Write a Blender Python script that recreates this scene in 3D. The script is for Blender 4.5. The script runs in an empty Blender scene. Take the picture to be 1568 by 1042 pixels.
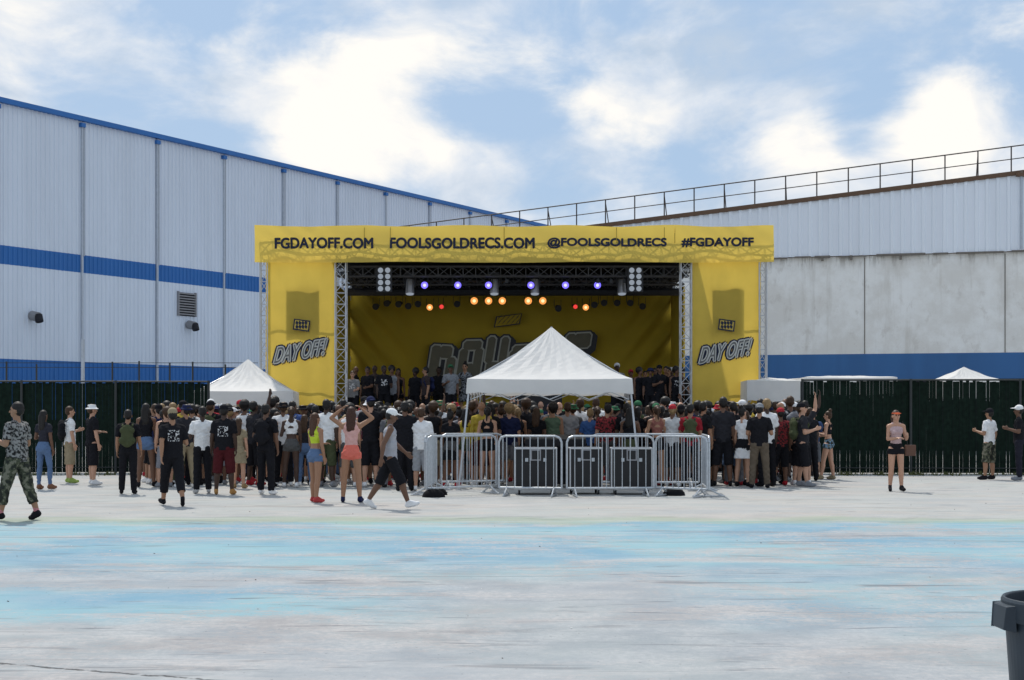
import bpy, math, random, numpy as np
from mathutils import Vector, Matrix
random.seed(7); np.random.seed(7)
F=2100.0; CX=784.0; HY=632.0; CH=1.6
def PX(px,Y): return (px-CX)/F*Y
def PZ(py,Y): return CH+(HY-py)/F*Y
sc=bpy.context.scene
# ---------------------------------------------------------------- materials
def newmat(n):
    m=bpy.data.materials.new(n); m.use_nodes=True
    nt=m.node_tree; b=nt.nodes['Principled BSDF']; return m,nt,b
def mat(n,col,rough=.8,metal=0,var=.12,scale=6,bump=0,trans=0,emit=None,es=0,spec=.3,det=3):
    m,nt,b=newmat(n)
    b.inputs['Roughness'].default_value=rough; b.inputs['Metallic'].default_value=metal
    b.inputs['Specular IOR Level'].default_value=spec
    tc=nt.nodes.new('ShaderNodeTexCoord'); nz=nt.nodes.new('ShaderNodeTexNoise')
    nz.inputs['Scale'].default_value=scale; nz.inputs['Detail'].default_value=det
    nt.links.new(tc.outputs['Object'],nz.inputs['Vector'])
    mx=nt.nodes.new('ShaderNodeMix'); mx.data_type='RGBA'
    mx.inputs[6].default_value=(*[c*(1-var*1.5) for c in col],1)
    mx.inputs[7].default_value=(*[min(1,c*(1+var*1.5)) for c in col],1)
    nt.links.new(nz.outputs['Fac'],mx.inputs[0]); nt.links.new(mx.outputs[2],b.inputs['Base Color'])
    if bump:
        bp=nt.nodes.new('ShaderNodeBump'); bp.inputs['Strength'].default_value=bump; bp.inputs['Distance'].default_value=.03
        nt.links.new(nz.outputs['Fac'],bp.inputs['Height']); nt.links.new(bp.outputs[0],b.inputs['Normal'])
    if emit:
        b.inputs['Emission Color'].default_value=(*emit,1); b.inputs['Emission Strength'].default_value=es
    if trans:
        t=nt.nodes.new('ShaderNodeBsdfTranslucent'); nt.links.new(mx.outputs[2],t.inputs[0])
        ms=nt.nodes.new('ShaderNodeMixShader'); ms.inputs[0].default_value=trans
        nt.links.new(b.outputs[0],ms.inputs[1]); nt.links.new(t.outputs[0],ms.inputs[2])
        nt.links.new(ms.outputs[0],nt.nodes['Material Output'].inputs[0])
    return m
# ---------------------------------------------------------------- mesh builder
class MB:
    def __init__(s): s.v=[];s.f=[];s.m=[];s.mats=[]
    def mi(s,m):
        if m not in s.mats: s.mats.append(m)
        return s.mats.index(m)
    def add(s,vs,fs,m):
        o=len(s.v); s.v+= [tuple(v) for v in vs]; k=s.mi(m)
        for f in fs: s.f.append(tuple(i+o for i in f)); s.m.append(k)
    def box(s,c,d,m,R=None):
        c=Vector(c); vs=[]
        for x in(-.5,.5):
            for y in(-.5,.5):
                for z in(-.5,.5):
                    v=Vector((x*d[0],y*d[1],z*d[2]))
                    if R: v=R@v
                    vs.append(c+v)
        s.add(vs,[(0,1,3,2),(4,6,7,5),(0,4,5,1),(2,3,7,6),(0,2,6,4),(1,5,7,3)],m)
    def tube(s,p,q,r,m,n=6,r2=None,cap=True):
        p=Vector(p);q=Vector(q);a=(q-p)
        if a.length<1e-6:return
        a.normalize(); u=a.orthogonal().normalized(); w=a.cross(u); r2=r if r2 is None else r2
        vs=[p+(u*math.cos(t)+w*math.sin(t))*r for t in [i*2*math.pi/n for i in range(n)]]
        vs+=[q+(u*math.cos(t)+w*math.sin(t))*r2 for t in [i*2*math.pi/n for i in range(n)]]
        fs=[(i,(i+1)%n,n+(i+1)%n,n+i) for i in range(n)]
        if cap: fs+=[tuple(range(n))[::-1],tuple(range(n,2*n))]
        s.add(vs,fs,m)
    def quad(s,a,b,c,d,m): s.add([a,b,c,d],[(0,1,2,3)],m)
    def obj(s,name,parent=None,smooth=False,bevel=0):
        me=bpy.data.meshes.new(name); me.from_pydata(s.v,[],s.f)
        for m in s.mats: me.materials.append(m)
        me.polygons.foreach_set('material_index',s.m)
        if smooth: me.polygons.foreach_set('use_smooth',[True]*len(s.f))
        me.update(); o=bpy.data.objects.new(name,me); sc.collection.objects.link(o)
        if parent: o.parent=parent
        if bevel:
            b=o.modifiers.new('b','BEVEL'); b.width=bevel; b.segments=2; b.limit_method='ANGLE'
        return o
def empty(n,loc=(0,0,0)):
    e=bpy.data.objects.new(n,None); e.empty_display_size=.2; sc.collection.objects.link(e); e.location=loc; return e
def grid(name,x0,x1,z0,z1,nx,nz,yf,m,parent=None,edge=None):
    vs=[];fs=[]
    for j in range(nz+1):
        for i in range(nx+1):
            x=x0+(x1-x0)*i/nx; z=z0+(z1-z0)*j/nz
            if edge: x,z=edge(x,z,i/nx,j/nz)
            vs.append((x,yf(x,z),z))
    for j in range(nz):
        for i in range(nx):
            a=j*(nx+1)+i; fs.append((a,a+1,a+nx+2,a+nx+1))
    b=MB(); b.add(vs,fs,m); return b.obj(name,parent,smooth=True)
def truss(mb,p,q,w,m,r=.024,step=.4):
    p=Vector(p);q=Vector(q);a=(q-p);L=a.length;a.normalize()
    up=Vector((0,0,1)) if abs(a.z)<.9 else Vector((0,1,0))
    u=a.cross(up).normalized()*(w/2); v=a.cross(u).normalized()*(w/2)
    cs=[u+v,u-v,-u-v,-u+v]
    for c in cs: mb.tube(p+c,q+c,r,m,6)
    n=max(1,int(L/step))
    for i in range(n):
        s0=p+a*(L*i/n); s1=p+a*(L*(i+1)/n)
        for k in range(4):
            c,d=cs[k],cs[(k+1)%4]
            if i%2: c,d=d,c
            mb.tube(s0+c,s1+d,r*.55,m,4,cap=False)
        for k in range(4): mb.tube(s0+cs[k],s0+cs[(k+1)%4],r*.5,m,4,cap=False)
# ---------------------------------------------------------------- camera/light/world
cam=bpy.data.cameras.new('camera'); co=bpy.data.objects.new('camera',cam); sc.collection.objects.link(co)
co.location=(0,0,CH); co.rotation_euler=(math.radians(90),0,0)
cam.sensor_width=36; cam.lens=F/1568*36; cam.shift_y=(HY-521)/1568; cam.clip_end=5000; sc.camera=co
el=math.radians(58); az=math.radians(-22)
sd=Vector((math.sin(az)*math.cos(el),math.cos(az)*math.cos(el),math.sin(el)))
su=bpy.data.lights.new('sun','SUN'); su.energy=3.1; su.angle=math.radians(1.2); su.color=(1,.95,.87)
so=bpy.data.objects.new('sun',su); sc.collection.objects.link(so); so.rotation_euler=sd.to_track_quat('Z','Y').to_euler()
w=bpy.data.worlds.new('World'); sc.world=w; w.use_nodes=True; nt=w.node_tree; N=nt.nodes; L=nt.links
for n in list(N): N.remove(n)
out=N.new('ShaderNodeOutputWorld'); sky=N.new('ShaderNodeTexSky'); sky.sky_type='NISHITA'; sky.sun_disc=False
sky.sun_elevation=el; sky.sun_rotation=az%(2*math.pi); sky.dust_density=2.0
b1=N.new('ShaderNodeBackground'); b1.inputs[1].default_value=.1; L.new(sky.outputs[0],b1.inputs[0])
tc=N.new('ShaderNodeTexCoord')
def noise(scale,det,rough,off,zs,dist=.3):
    mp=N.new('ShaderNodeMapping'); mp.inputs['Scale'].default_value=(1,1,zs); mp.inputs['Location'].default_value=off
    L.new(tc.outputs['Generated'],mp.inputs[0]); n=N.new('ShaderNodeTexNoise')
    n.inputs['Scale'].default_value=scale; n.inputs['Detail'].default_value=det; n.inputs['Roughness'].default_value=rough
    n.inputs['Distortion'].default_value=dist
    L.new(mp.outputs[0],n.inputs['Vector']); return n.outputs['Fac']
def math_(op,a,b,clamp=False):
    m=N.new('ShaderNodeMath'); m.operation=op; m.use_clamp=clamp
    for i,x in enumerate((a,b)):
        if isinstance(x,(int,float)): m.inputs[i].default_value=x
        else: L.new(x,m.inputs[i])
    return m.outputs[0]
def blob(px,py,rad,amp):
    d=Vector(((px-CX)/F,1,(HY-py)/F)).normalized()
    v=N.new('ShaderNodeVectorMath'); v.operation='DISTANCE'; L.new(tc.outputs['Generated'],v.inputs[0]); v.inputs[1].default_value=d
    r=N.new('ShaderNodeMapRange'); r.interpolation_type='SMOOTHSTEP'; r.inputs[1].default_value=0; r.inputs[2].default_value=rad
    r.inputs[3].default_value=amp; r.inputs[4].default_value=0; L.new(v.outputs['Value'],r.inputs[0]); return r.outputs[0]
c=noise(7.5,8,.58,(3.1,0.4,1.7),1.7)
for a in [(500,200,.10,.18),(600,90,.08,.16),(700,270,.06,.10),(1440,210,.07,.19),(1220,245,.05,.18),(60,60,.08,.09),(900,160,.05,.12),(1050,40,.1,.05),
          (1060,240,.05,-.12),(1330,130,.06,-.14),(300,40,.05,-.10),(90,150,.04,-.06),(850,290,.05,-.10)]:
    c=math_('ADD',c,blob(*a))
rp=N.new('ShaderNodeMapRange'); rp.interpolation_type='SMOOTHSTEP'; rp.inputs[1].default_value=.37; rp.inputs[2].default_value=.62; L.new(c,rp.inputs[0])
c2=noise(9,7,.56,(8,2,5),1.8,.5)
for a in((560,110,.10,.18),(480,230,.06,.10),(1440,205,.06,.18),(1210,240,.045,.16),(1200,20,.14,-.14),(40,40,.05,.12),(900,160,.04,.08)): c2=math_('ADD',c2,blob(*a))
r2=N.new('ShaderNodeValToRGB'); r2.color_ramp.elements[0].position=.36; r2.color_ramp.elements[0].color=(.52,.62,.75,1)
r2.color_ramp.elements[1].position=.64; r2.color_ramp.elements[1].color=(1.0,.97,.92,1); x=r2.color_ramp.elements.new(.5); x.color=(.74,.79,.86,1); L.new(c2,r2.inputs[0])
b2=N.new('ShaderNodeBackground'); b2.inputs[1].default_value=1.03; L.new(r2.outputs[0],b2.inputs[0])
b3=N.new('ShaderNodeBackground'); b3.inputs[0].default_value=(.42,.59,.82,1); b3.inputs[1].default_value=1
m0=N.new('ShaderNodeMixShader'); m0.inputs[0].default_value=.78; L.new(b1.outputs[0],m0.inputs[1]); L.new(b3.outputs[0],m0.inputs[2])
ms=N.new('ShaderNodeMixShader'); L.new(rp.outputs[0],ms.inputs[0]); L.new(m0.outputs[0],ms.inputs[1]); L.new(b2.outputs[0],ms.inputs[2])
L.new(ms.outputs[0],out.inputs[0])
sc.view_settings.view_transform='Standard'
# ---------------------------------------------------------------- ground
def ground_mat():
    m,nt,b=newmat('ground_concrete'); N=nt.nodes; L=nt.links; b.inputs['Roughness'].default_value=.9; b.inputs['Specular IOR Level'].default_value=.15
    tc=N.new('ShaderNodeTexCoord'); sp=N.new('ShaderNodeSeparateXYZ'); L.new(tc.outputs['Object'],sp.inputs[0])
    def nz(s,d,r=.55,sc3=(1,1,1),dist=0,rot=0,loc=(0,0,0)):
        mp=N.new('ShaderNodeMapping'); mp.inputs['Scale'].default_value=sc3; mp.inputs['Rotation'].default_value=(0,0,rot); mp.inputs['Location'].default_value=loc; L.new(tc.outputs['Object'],mp.inputs[0])
        n=N.new('ShaderNodeTexNoise'); n.inputs['Scale'].default_value=s; n.inputs['Detail'].default_value=d; n.inputs['Roughness'].default_value=r
        n.inputs['Distortion'].default_value=dist
        L.new(mp.outputs[0],n.inputs['Vector']); return n.outputs['Fac']
    def M(op,a,b_,cl=False):
        q=N.new('ShaderNodeMath'); q.operation=op; q.use_clamp=cl
        for i,x in enumerate((a,b_)):
            if isinstance(x,(int,float)): q.inputs[i].default_value=x
            else: L.new(x,q.inputs[i])
        return q.outputs[0]
    def MR(x,a,b_,c=0,d=1):
        q=N.new('ShaderNodeMapRange'); q.interpolation_type='SMOOTHSTEP'; q.inputs[1].default_value=a;q.inputs[2].default_value=b_;q.inputs[3].default_value=c;q.inputs[4].default_value=d
        L.new(x,q.inputs[0]); return q.outputs[0]
    def MX(f,a,c2):
        q=N.new('ShaderNodeMix'); q.data_type='RGBA'
        if isinstance(f,float): q.inputs[0].default_value=f
        else: L.new(f,q.inputs[0])
        for i,x in ((6,a),(7,c2)):
            if isinstance(x,tuple): q.inputs[i].default_value=(*x,1)
            else: L.new(x,q.inputs[i])
        return q.outputs[2]
    fine=nz(16,6,.75); med=nz(1.3,7,.66); big=nz(.22,3)
    base=MX(MR(med,.36,.64),(.34,.325,.325),(.47,.45,.44))
    base=MX(MR(fine,.38,.62,0,.5),base,(.29,.28,.28))
    base=MX(MR(big,.4,.6,0,.4),base,(.40,.39,.395))
    far=MR(sp.outputs[1],19.8,21.5); base=MX(M('MULTIPLY',far,.55),base,(.48,.435,.38))
    yw=M('ADD',sp.outputs[1],M('MULTIPLY',M('SUBTRACT',nz(.7,5,.6),.5),2.2))
    band=M('MULTIPLY',MR(yw,11.5,15.5),MR(M('ADD',sp.outputs[1],M('MULTIPLY',nz(1.2,3),.5)),20.7,20.3))
    band2=M('MULTIPLY',MR(yw,9.8,11.0),MR(yw,13.2,12.0))
    leftm=MR(sp.outputs[0],.6,-2.2); rightm=MR(sp.outputs[0],.3,2.5)
    near=M('MULTIPLY',MR(yw,8.8,11.0),MR(yw,15,13))
    pm=M('MAXIMUM',band,M('MAXIMUM',M('MULTIPLY',band2,leftm),M('MULTIPLY',M('MULTIPLY',near,rightm),.7)))
    pm=M('MAXIMUM',pm,.24)
    wear=MR(M('ADD',nz(.55,8,.72,(.55,1.5,1),.8),M('MULTIPLY',M('SUBTRACT',fine,.5),.6)),.33,.58)
    pm=M('MULTIPLY',pm,MR(wear,0,1,.15,.95))
    hue=MX(MR(nz(.35,3),.4,.6),(.18,.33,.43),(.25,.42,.47))
    hue=MX(MR(med,.4,.65,0,.35),hue,(.34,.42,.46))
    col=MX(pm,base,hue)
    ln=M('MULTIPLY',MR(yw,19.5,20.2),MR(yw,21.2,20.5)); col=MX(M('MULTIPLY',ln,.5),col,(.30,.37,.25))
    col=MX(MR(nz(.8,7,.7,(.3,1.6,1),.7,.05,(5,2,0)),.54,.68,0,.4),col,(.52,.50,.49))
    st=MR(nz(.9,6,.62,(.45,1.7,1),1.2),.59,.70,0,.38); col=MX(st,col,(.16,.16,.17))
    st2=MR(nz(1.5,3,.5,(.30,2.6,1),1.8,.25),.63,.70,0,.55); col=MX(st2,col,(.11,.115,.13))
    st3=MR(nz(1.2,3,.55,(.28,3.0,1),1.5,-.3,(3,9,0)),.63,.70,0,.4); col=MX(st3,col,(.13,.13,.14))
    sk=MR(nz(24,1),.73,.77,0,.5); col=MX(sk,col,(.10,.10,.10))
    ca=M('ADD',M('SUBTRACT',sp.outputs[1],M('MULTIPLY',sp.outputs[0],-.36)),M('MULTIPLY',nz(3,4,.7),.18))
    ca=M('ABSOLUTE',M('SUBTRACT',ca,7.65),0); ck=M('MULTIPLY',MR(ca,.03,.01,0,.8),MR(sp.outputs[0],-.5,-1.0))
    ck=M('MULTIPLY',ck,MR(nz(9,2),.38,.5)); col=MX(ck,col,(.04,.04,.04))
    L.new(col,b.inputs['Base Color'])
    bp=N.new('ShaderNodeBump'); bp.inputs['Strength'].default_value=.4; bp.inputs['Distance'].default_value=.02; L.new(fine,bp.inputs['Height']); L.new(bp.outputs[0],b.inputs['Normal'])
    return m
g=MB(); g.quad((-1500,-60,0),(1500,-60,0),(1500,2500,0),(-1500,2500,0),ground_mat()); g.obj('ground')
mb=MB(); lm=[mat('gravel',(.16,.15,.14)),mat('litter_paper',(.65,.65,.62))]
for i in range(160):
    y=8+27*random.random()**.6; x=random.uniform(-.42,.42)*y; r=random.uniform(.003,.009); m_=lm[0] if random.random()<.8 else lm[1]
    R=Matrix.Rotation(random.uniform(0,3),3,'Z')@Matrix.Rotation(.3,3,'X'); mb.box((x,y,r*.4),(r*random.uniform(1,2.6),r*1.4,r*.7),m_,R)
mb.obj('gravel_and_litter')
# ---------------------------------------------------------------- left warehouse
def panelmat(n,col,stain=.25):
    m,nt,b=newmat(n); N=nt.nodes; L=nt.links; b.inputs['Roughness'].default_value=.6
    tc=N.new('ShaderNodeTexCoord'); mp=N.new('ShaderNodeMapping'); mp.inputs['Scale'].default_value=(1,1,.12); L.new(tc.outputs['Object'],mp.inputs[0])
    a=N.new('ShaderNodeTexNoise'); a.inputs['Scale'].default_value=1.2; a.inputs['Detail'].default_value=5; L.new(mp.outputs[0],a.inputs[0])
    r=N.new('ShaderNodeMapRange'); r.inputs[1].default_value=.4; r.inputs[2].default_value=.75; r.inputs[4].default_value=stain; L.new(a.outputs[0],r.inputs[0])
    x=N.new('ShaderNodeMix'); x.data_type='RGBA'; L.new(r.outputs[0],x.inputs[0]); x.inputs[6].default_value=(*col,1); x.inputs[7].default_value=(*[c*.6 for c in col],1)
    L.new(x.outputs[2],b.inputs['Base Color']); return m
WHT=panelmat('white_metal_panel',(.66,.72,.81),.2); WHT2=panelmat('pale_metal_panel',(.80,.84,.90),.15); BLU=panelmat('blue_metal_panel',(.02,.14,.42)); BLK=mat('black_base',(.02,.02,.025))  # BLK: near-black for lower wall strips, louvre backing and vent mouths
BLU2=panelmat('faded_blue_paint',(.03,.13,.33),.5)
GRYT=mat('grey_downpipe',(.44,.48,.54),.5)
def corrug(mb,A,B,z0,z1,pitch,dep,m,off=0):
    A=Vector(A);B=Vector(B);d=B-A;Ln=d.length;d.normalize(); nrm=Vector((d.y,-d.x))
    pts=[];n=int(Ln/pitch)
    for i in range(n):
        for t,o in((0,0),(.55,0),(.65,dep),(.9,dep)):
            pts.append(((i+t)*pitch,o))
    pts.append((Ln,0)); vs=[]
    for s_,o in pts:
        q=A+d*s_+nrm*(o+off); a=z0(q.x) if callable(z0) else z0; b=z1(q.x) if callable(z1) else z1
        vs+= [(q.x,q.y,a),(q.x,q.y,b)]
    mb.add(vs,[(2*i,2*i+2,2*i+3,2*i+1) for i in range(len(pts)-1)],m)
X0=70.0
def WL(px):
    Y=F*X0/(2065-px); return Vector((PX(px,Y),Y))
wh=empty('corrugated_metal_warehouse')
A=WL(-420);B=WL(875); d=(B-A).normalized(); nrm=Vector((d.y,-d.x))
mb=MB()
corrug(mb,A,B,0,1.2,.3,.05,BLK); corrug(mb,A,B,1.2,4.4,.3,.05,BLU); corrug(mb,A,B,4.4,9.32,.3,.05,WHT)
corrug(mb,A,B,9.32,10.3,.3,.05,BLU,.01); corrug(mb,A,B,10.3,17.7,.3,.05,WHT)
mb.obj('wall_cladding',wh)
mb=MB(); R2=Matrix.Rotation(math.atan2(d.y,d.x),3,'Z')
mid=(A+B)/2; q=mid+nrm*.12; mb.box((q.x,q.y,17.8),((B-A).length,.3,.26),BLU,R2)
back=-nrm*45
mb.quad((A.x,A.y,17.85),(B.x,B.y,17.85),(B.x+back.x,B.y+back.y,19.5),(A.x+back.x,A.y+back.y,19.5),WHT)
mb.quad((B.x,B.y,0),(B.x+back.x,B.y+back.y,0),(B.x+back.x,B.y+back.y,19.5),(B.x,B.y,17.85),WHT)
mb.obj('roof_and_fascia',wh)
mb=MB(); t0=1/(2065-124.)
for k in range(-5,12):
    t=t0+k*.3245e-4; px=2065-1/t
    if px>865: break
    q=WL(px)+nrm*.09
    mb.box((q.x,q.y,8.8),(.10,.12,17.4),GRYT,R2); e=q+d*.16-nrm*.02; mb.box((e.x,e.y,13.9),(.05,.06,7.3),GRYT,R2)
    mb.box((q.x+nrm.x*.03,q.y+nrm.y*.03,17.45),(.3,.22,.22),BLU,R2)
mb.obj('downpipe_joints',wh)
mb=MB(); LV=mat('louvre_metal',(.25,.25,.26),.6)
q=WL(284)+nrm*.12
for i in range(9): mb.box((q.x,q.y,7.5+i*.155),(1.35,.1,.07),LV,R2)
for s_ in(-.72,.72):
    e=q+d*s_; mb.box((e.x,e.y,8.12),(.09,.14,1.45),LV,R2)
mb.box((q.x-nrm.x*.07,q.y-nrm.y*.07,8.1),(1.4,.04,1.4),BLK,R2)
for px,z in((47,6.75),(287,6.9)):
    e=WL(px)+nrm*.1; f=e+nrm*.5; mb.tube((e.x,e.y,z),(f.x,f.y,z-.1),.26,LV,12); mb.tube((f.x,f.y,z),(f.x+.1,f.y-.1,z-.35),.21,BLK,12)
mb.obj('wall_vents',wh)
# ---------------------------------------------------------------- right building
def conc():
    m,nt,b=newmat('weathered_painted_concrete'); N=nt.nodes; L=nt.links; b.inputs['Roughness'].default_value=.9
    tc=N.new('ShaderNodeTexCoord')
    def nz(s,d,scl,loc=(0,0,0)):
        mp=N.new('ShaderNodeMapping'); mp.inputs['Scale'].default_value=scl; mp.inputs['Location'].default_value=loc; L.new(tc.outputs['Object'],mp.inputs[0])
        n=N.new('ShaderNodeTexNoise'); n.inputs['Scale'].default_value=s; n.inputs['Detail'].default_value=d; n.inputs['Roughness'].default_value=.68; L.new(mp.outputs[0],n.inputs[0]); return n.outputs[0]
    def MR(x,a,b_,d=1):
        q=N.new('ShaderNodeMapRange'); q.interpolation_type='SMOOTHSTEP'; q.inputs[1].default_value=a;q.inputs[2].default_value=b_;q.inputs[4].default_value=d; L.new(x,q.inputs[0]); return q.outputs[0]
    def MX(f,a,c):
        q=N.new('ShaderNodeMix'); q.data_type='RGBA'; L.new(f,q.inputs[0])
        for i,x in((6,a),(7,c)):
            if isinstance(x,tuple): q.inputs[i].default_value=(*x,1)
            else: L.new(x,q.inputs[i])
        return q.outputs[2]
    c=MX(MR(nz(.6,7,(1,1,1)),.38,.62),(.76,.735,.69),(.88,.87,.84))
    c=MX(MR(nz(2.2,6,(1,1,.10)),.52,.72,.38),c,(.52,.48,.42))
    c=MX(MR(nz(1.6,8,(1,1,.7),(4,4,1)),.56,.66,.42),c,(.58,.54,.49))
    sp=N.new('ShaderNodeSeparateXYZ'); L.new(tc.outputs['Object'],sp.inputs[0])
    tp=MR(sp.outputs[2],7.5,8.2); q=N.new('ShaderNodeMath'); q.operation='MULTIPLY'; L.new(tp,q.inputs[0]); L.new(MR(nz(3.5,6,(1,1,.15),(1,0,0)),.47,.65,.65),q.inputs[1])
    c=MX(q.outputs[0],c,(.28,.25,.21))
    L.new(c,b.inputs['Base Color']); return m
CON=conc(); RUST=mat('rusty_roof_edge',(.14,.085,.055),.8); RAIL=mat('dark_rail_steel',(.06,.05,.045),.6); CAPM=mat('stained_coping',(.18,.16,.14),.9)
def RB(px):
    Y=510528.0/(px+7500); return Vector((PX(px,Y),Y))
rz=lambda x: 11.5-.094*(21.0-x)
rb=empty('concrete_and_metal_industrial_building')
A=RB(560);B=RB(2150);d=(B-A).normalized();nrm=Vector((d.y,-d.x));R3=Matrix.Rotation(math.atan2(d.y,d.x),3,'Z')
Ln=(B-A).length; mid=(A+B)/2
mb=MB()
def slab(z0,z1,th,m,off=0):
    q=mid+nrm*(off-th/2); mb.box((q.x,q.y,(z0+z1)/2),(Ln,th,z1-z0),m,R3)
slab(0,3.0,.4,BLK,-.05); slab(3.0,4.07,.4,BLU2,0.01); slab(4.07,8.2,.4,CON,0)
mb.obj('concrete_wall',rb)
mb=MB(); corrug(mb,A,B,8.22,lambda x:rz(x)-.1,.42,.06,WHT2,.12); mb.obj('upper_cladding',rb)
mb=MB()
for px in (1324,1324-215,1324+215,1324+430,900,700):
    q=RB(px)+nrm*.004; mb.box((q.x,q.y,6.1),(.035,.03,4.05),CAPM,R3)
s_=0
while s_<Ln:
    l=random.uniform(.5,2.6); q=A+d*(s_+l/2)+nrm*.14; mb.box((q.x,q.y,8.2+random.uniform(-.02,.02)),(l*.8,.14,random.uniform(.03,.09)),CAPM,R3)
    if random.random()<.35: mb.box((q.x,q.y,8.14-random.uniform(0,.05)),(.10,.12,.2),CAPM,R3)
    s_+=l
mb.obj('wall_joints_and_coping',rb)
mb=MB()
a3=Vector((A.x,A.y,rz(A.x))); b3_=Vector((B.x,B.y,rz(B.x))); n3=Vector((nrm.x,nrm.y,0)); o=.22
v=[a3+n3*o+Vector((0,0,-.15)),b3_+n3*o+Vector((0,0,-.15)),b3_+n3*o+Vector((0,0,.03)),a3+n3*o+Vector((0,0,.03))]
vb=[p-n3*40 for p in v]
mb.add(v+vb,[(0,1,2,3),(3,2,6,7),(0,4,5,1),(1,5,6,2),(0,3,7,4)],RUST)
mb.quad((A.x,A.y,0),(A.x-nrm.x*40,A.y-nrm.y*40,0),(A.x-nrm.x*40,A.y-nrm.y*40,rz(A.x)-.16),(A.x,A.y,rz(A.x)-.16),WHT)
q=RB(1563)+nrm*.25; mb.tube((q.x,q.y,rz(q.x)-.05),(q.x,q.y,8.3),.05,GRYT,8); mb.box((q.x,q.y,rz(q.x)-.15),(.4,.2,.16),RUST)
mb.obj('roof_edge',rb)
mb=MB(); k=0; s_=Ln*.02
def rp_(s,h,o=.1):
    q=A+d*s+nrm*o; return Vector((q.x,q.y,rz(q.x)+h))
while s_<Ln:
    mb.tube(rp_(s_,0),rp_(s_,1.07),.028,RAIL)
    if k%2==0: mb.tube(rp_(s_,.95),rp_(s_,.02,-.75),.022,RAIL)
    s_+=1.3;k+=1
mb.tube(rp_(0,1.07),rp_(Ln,1.07),.026,RAIL); mb.tube(rp_(0,.55),rp_(Ln,.55),.02,RAIL)
mb.obj('roof_railing',rb)
# ---------------------------------------------------------------- fences
FG=mat('green_black_fence_slats',(.007,.016,.011),.75,var=.55,scale=9,spec=.1); POST=mat('fence_post_steel',(.04,.045,.045),.5)
def fence(x0,x1,Y0,Y1,h):
    mb=MB()
    n=int((x1-x0)/.085)
    for i in range(n):
        t=i/n; x=x0+(x1-x0)*t; y=Y0+(Y1-Y0)*t; hh=h-.04+random.uniform(-.04,.03)
        mb.box((x,y+random.uniform(-.012,.012),hh/2+.02),(.083,.012,hh),FG,Matrix.Rotation(random.uniform(-.25,.25),3,'Z'))
    L_=x1-x0; k=int(L_/3)+1
    for i in range(k+1):
        t=i/k; x=x0+L_*t; y=Y0+(Y1-Y0)*t-.05; mb.tube((x,y,0),(x,y,h+.03),.035,POST,8)
    mb.tube((x0,Y0-.05,h),(x1,Y1-.05,h),.025,POST); mb.tube((x0,Y0-.05,.15),(x1,Y1-.05,.15),.012,POST)
    return mb.obj('screened_chain_link_fence')
fence(PX(-260,35.6),PX(320,36.6),35.6,36.6,2.42)
fence(PX(1228,36),PX(1900,35.4),36.0,35.4,2.45)
mb=MB()
for px in(-30,10,56,127,172,213,260,295,345,380):
    Y=50; tall=px==127
    mb.tube((PX(px,Y),Y,0),(PX(px,Y),Y,PZ(520 if tall else 556+random.uniform(-4,3),Y)),.07 if tall else .035,GRYT if tall else POST)
for z in(556,563): mb.tube((PX(-200,50),50,PZ(z,50)),(PX(395,50),50,PZ(z,50)),.015,POST,4)
mb.obj('wire_boundary_fence')
wm=mat('dry_weeds',(.10,.11,.04),.9); mb=MB()
for i in range(1400):
    left=random.random()<.45; x=random.uniform(-17,-7.9) if left else random.uniform(7.5,15.5); y=35.3-random.expovariate(6)
    x+=.3*math.sin(x*7)
    h=random.uniform(.02,.12); a=random.uniform(0,6.28); dx,dy=math.cos(a)*.02,math.sin(a)*.02
    mb.add([(x-dx,y-dy,0),(x+dx,y+dy,0),(x+random.uniform(-.04,.04),y,h)],[(0,1,2)],wm)
mb.obj('weeds')
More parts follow.
